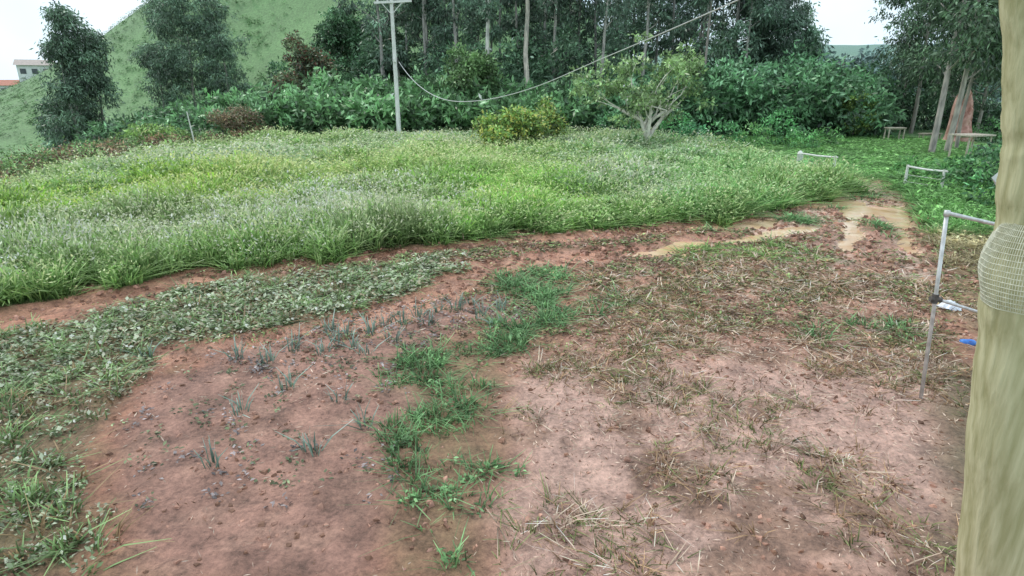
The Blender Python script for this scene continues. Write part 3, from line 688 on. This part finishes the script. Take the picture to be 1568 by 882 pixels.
def knob(mb): tube(mb, [(p1[0]+.02,p1[1]-.15,.62),(p1[0]+.05,p1[1]-.16,.85),(p1[0]+.0,p1[1]-.15,1.05),(p1[0],p1[1]-.15,1.18)], [.03,.11,.13,.04], (1,1,1), 0, 8)
fence([(p1[0],p1[1],1.12),(p2[0],p2[1],1.12)], 'rail_fence', knob)
p3 = G(1383, 291); p4 = G(1438, 300)
fence([(p3[0],p3[1],1.0),(p4[0],p4[1],.98)], 'rail_fence')
q1 = G(1112, 246); mb = MB(); tube(mb, [(q1[0],q1[1],-.1),(q1[0],q1[1],.8)], [.06,.05], (1,1,1)); mb.obj('fence_post', [M_WOOD])
gx0, gy0 = 5.32, 7.25
mb = MB()
top = at(1450, 326, gy0-.05); botp = at(1405, 640, gy0); botp[2] = 0.
tr = at(1560, 352, gy0+.35); mr_ = at(1560, 497, gy0+.35)
brt = tr.copy(); brt[0] += .25; brt[2] = 0.05
tube(mb, [botp-np.array([0,0,.2]), top*.56+botp*.44, top], [.024]*3, (1,1,1), 0, 10)
mp_ = at(1433, 457, gy0-.02); mp_[0] = np.interp(mp_[2], [0, top[2]], [botp[0], top[0]])
tube(mb, [top, tr], [.024]*2, (1,1,1), 0, 10)
tube(mb, [mp_, mr_], [.020]*2, (1,1,1), 0, 10); tube(mb, [brt, tr], [.024]*2, (1,1,1), 0, 10)
tube(mb, [mp_-np.array([.0,0,.06]), mp_+np.array([0,0,.06])], [.040]*2, (.2,.2,.2), 1, 8); tube(mb, [mp_-np.array([.06,0,0]), mp_+np.array([.08,0,-.02])], [.034]*2, (.2,.2,.2), 1, 8)
tube(mb, [top-np.array([0,0,.04]), top+np.array([0,0,.03])], [.032]*2, (1,1,1), 0, 8)
mb.obj('pipe_gate', [M_GALV, M_RUST], smooth=(0,))
mb = MB(); Yp = 3.6
cl = [at(1574,-160,Yp), at(1578,0,Yp), at(1581,120,Yp), at(1584,200,Yp), at(1583,240,Yp), at(1580,330,Yp), at(1572,400,Yp), at(1560,460,Yp), at(1545,562,Yp), at(1520,700,Yp), at(1490,882,Yp)]
b_ = cl[-1]+(cl[-1]-cl[-2])*.9; b_[2] = -.2; cl.append(b_)
cl = np.array(cl); cl[:6, 0] += .02; cl[6:, 0] += np.array([.02,.02,.05,.11,.17,.22])
rd = [.14,.145,.15,.16,.175,.185,.20,.215,.225,.235,.25,.26]
tt = np.linspace(0, len(cl)-1, 90); c2 = np.column_stack([np.interp(tt, np.arange(len(cl)), cl[:, j]) for j in range(3)])
for _ in range(6): c2[1:-1] = (c2[:-2]+2*c2[1:-1]+c2[2:])/4
r2 = np.interp(tt, np.arange(len(cl)), rd)*(1+.03*np.sin(tt*3.1)+.02*np.sin(tt*7.3))
tube(mb, c2, r2, (1,1,1), 0, 32, wob=.03)
mb.obj('log_post', [M_LOG], smooth=(0,))
mb = MB()
s0 = np.array([at(1592,338,Yp), at(1584,368,Yp), at(1578,402,Yp), at(1572,432,Yp), at(1566,460,Yp)])
tube(mb, s0+np.array([-.02,-.05,0]), [.19,.24,.275,.26,.225], (1,1,1), 0, 30, cap=False, wob=.16)
M_NET = noisy_mat('net_sack', (.58,.57,.45), (.78,.77,.65), 40, .9)
net = mb.obj('net_sack', [M_NET])
sb = net.modifiers.new('s', 'SUBSURF'); sb.levels = 2; sb.render_levels = 2
w = net.modifiers.new('w', 'WIREFRAME'); w.thickness = .006; w.use_even_offset = False
mb = MB(); x_, y_ = G(1480, 531); tube(mb, [(x_-.12,y_,.07),(x_-.1,y_,.07),(x_+.05,y_,.07),(x_+.1,y_,.07),(x_+.13,y_,.07),(x_+.16,y_,.07)], [.02,.06,.06,.05,.02,.02], (1,1,1), 0, 12)
M_BLUE = noisy_mat('blue_plastic', (.03,.14,.5), (.06,.25,.7), 8, .35, bump=.05); mb.obj('plastic_bottle', [M_BLUE], smooth=(0,))
M_WHT = noisy_mat('white_plastic', (.6,.65,.75), (.85,.87,.9), 8, .4, bump=.4)
mb = MB(); x_, y_ = G(1452, 476); n_ = 9
uu, vv = np.meshgrid(np.linspace(-1, 1, n_), np.linspace(-1, 1, n_)); zz = .12*np.clip(1-uu**2-vv**2, 0, 1)+rng.random((n_, n_))*.05+.05
mb.add(np.stack([x_+uu*.2*(1+.3*vv), y_+vv*.14, zz], -1).reshape(-1, 3), [(j*n_+i, j*n_+i+1, (j+1)*n_+i+1, (j+1)*n_+i) for j in range(n_-1) for i in range(n_-1)], (1,1,1)); mb.obj('plastic_bag', [M_WHT])
mb = MB(); A_ = at(1518,272,4.2); B_ = at(1540,254,4.2); C_ = at(1545,300,4.2); D_ = at(1530,294,4.25)
mb.add([A_, B_, C_, D_], [(0,1,2,3)], (1,1,1)); mb.obj('hanging_rag', [M_WHT])
def table(name, u, v, w_, d_, h_, rz=0, mat=M_WOOD):
    mb = MB(); x_, y_ = G(u, v); c, s = math.cos(rz), math.sin(rz)
    for k in range(4):
        box(mb, (x_-s*(k-1.5)*d_/4, y_+c*(k-1.5)*d_/4, h_), (w_, d_/4-.02, .07), (1.3,1.3,1.3), 0, rz)
    for a_ in (-1, 1):
        for b2 in (-1, 1):
            px_, py_ = a_*w_*.42, b2*d_*.38; X_, Y_ = x_+c*px_-s*py_, y_+s*px_+c*py_
            tube(mb, [(X_, Y_, -.1), (X_, Y_, h_-.03)], [.055, .05], (.6,.6,.6), 0, 8)
    box(mb, (x_, y_, h_-.09), (w_*.9, .06, .08), (.7,.7,.7), 0, rz); mb.obj(name, [mat])
table('wooden_table', 1480, 246, 1.75, 1.3, 1.4, .25)
table('wooden_bench', 1367, 217, 1.4, .6, 1.0, .1)
table('wooden_bench', 1422, 216, 1.6, .5, .55, .1)
pc = at(1484, 200, 44); nn = 22; mb = MB()
uu, vv = np.meshgrid(np.linspace(0, 1, nn), np.linspace(0, 1, nn))
V = np.stack([pc[0]-1.0+uu*1.9+.3*fbm(uu*3, vv*6, 5), 44+1.0*vv+.9*fbm(uu*5, vv*5, 7), -.1+3.6*vv*(.45+.9*fbm(uu*4, 0*uu, 12))*sst(0, .2, uu)*sst(0, .25, 1-uu)+.3*fbm(uu*6, vv*6, 9)], -1).reshape(-1, 3)
mb.add(V, [(j*nn+i, j*nn+i+1, (j+1)*nn+i+1, (j+1)*nn+i) for j in range(nn-1) for i in range(nn-1)], (1,1,1))
mb.obj('clay_bank', [noisy_mat('clay', (.36,.18,.14), (.62,.38,.32), 2, .9)])
M_WALL = noisy_mat('white_wall', (.68,.7,.7), (.8,.8,.8), 1, .8); M_ROOF = noisy_mat('roof_tile', (.35,.3,.28), (.5,.42,.38), 3, .8); M_GL = noisy_mat('window_glass', (.04,.05,.06), (.08,.09,.1), 1, .2)
def house(name, u, yy, w_, d_, h_, rz, roofm, lift=0):
    e = bpy.data.objects.new(name, None); SC.collection.objects.link(e); x_ = (u-784)*yy/984
    e.location = (x_, yy, float(H(x_, yy))-.3+lift); e.rotation_euler = (0, 0, rz)
    def part(nm, mb, mt): o_ = mb.obj(nm, [mt]); o_.parent = e
    mb = MB(); box(mb, (0,0,h_/2-2), (w_,d_,h_+4), (1,1,1)); part('walls', mb, M_WALL)
    mb = MB(); r_ = w_/2+.5; q_ = d_/2+.5
    mb.add([(-r_,-q_,h_),(r_,-q_,h_),(r_,0,h_+1.3),(-r_,0,h_+1.3),(-r_,q_,h_),(r_,q_,h_)], [(0,1,2,3),(3,2,5,4)], (1,1,1)); part('roof', mb, roofm)
    mb = MB()
    for k in range(3): box(mb, (-w_/2+w_*(k+.5)/3, -d_/2-.02, h_*.55), (1.1,.08,1.1), (1,1,1))
    part('windows', mb, M_GL)
    mb = MB(); box(mb, (w_*.34, -d_/2-.03, 1.0), (.9,.08,2.0), (1,1,1)); part('door', mb, M_WOOD)
M_RT = noisy_mat('red_tile', (.4,.15,.1), (.5,.22,.16), 3, .8)
house('white_house', 62, 150, 6.5, 6, 2.9, .5, M_ROOF)
house('white_house', 14, 154, 6, 6, 2.6, .3, M_RT)
house('white_house', -8, 165, 7, 6, 2.8, .2, M_RT)

# ------------------------------------------------------------------ LIGHT
w = bpy.data.worlds.new('World'); SC.world = w; w.use_nodes = True; T_ = w.node_tree; N = T_.nodes; L = T_.links; N.clear()
EL, RO = math.radians(50), math.radians(-50)
sk = N.new('ShaderNodeTexSky'); sk.sky_type = 'NISHITA'; sk.sun_disc = False; sk.sun_elevation = EL; sk.sun_rotation = RO; sk.air_density = 1; sk.dust_density = 2
b1 = N.new('ShaderNodeBackground'); b1.inputs[1].default_value = .1; L.new(sk.outputs[0], b1.inputs[0])
tc = N.new('ShaderNodeTexCoord'); no = N.new('ShaderNodeTexNoise'); no.inputs['Scale'].default_value = 2.2; no.inputs['Detail'].default_value = 5; L.new(tc.outputs['Generated'], no.inputs['Vector'])
cr = N.new('ShaderNodeValToRGB'); cr.color_ramp.elements[0].position = .35; cr.color_ramp.elements[1].position = .65
cr.color_ramp.elements[0].color = (.52,.70,.84,1); cr.color_ramp.elements[1].color = (.80,.87,.90,1); L.new(no.outputs['Fac'], cr.inputs[0])
b2 = N.new('ShaderNodeBackground'); b2.inputs[1].default_value = 1.6; L.new(cr.outputs[0], b2.inputs[0])
mx = N.new('ShaderNodeMixShader'); mx.inputs[0].default_value = .9; L.new(b1.outputs[0], mx.inputs[1]); L.new(b2.outputs[0], mx.inputs[2])
o = N.new('ShaderNodeOutputWorld'); L.new(mx.outputs[0], o.inputs[0])
ld = bpy.data.lights.new('sun', 'SUN'); ld.energy = 1.5; ld.angle = math.radians(16); ld.color = (1, .95, .86)
lo = bpy.data.objects.new('sun', ld); SC.collection.objects.link(lo)
sd = Vector((math.sin(RO)*math.cos(EL), math.cos(RO)*math.cos(EL), math.sin(EL)))
lo.rotation_euler = sd.to_track_quat('Z', 'Y').to_euler(); lo.location = (0, 0, 30)
cd = bpy.data.cameras.new('camera'); cd.sensor_width = 36; cd.lens = FP/1568*36; cd.clip_end = 8000; cd.clip_start = .05
co = bpy.data.objects.new('camera', cd); SC.collection.objects.link(co); co.location = (0, 0, CAMH); co.rotation_euler = (math.pi/2-PITCH, 0, 0)
SC.camera = co
print('FACES', sum(len(o_.data.polygons) for o_ in bpy.data.objects if o_.type == 'MESH'))
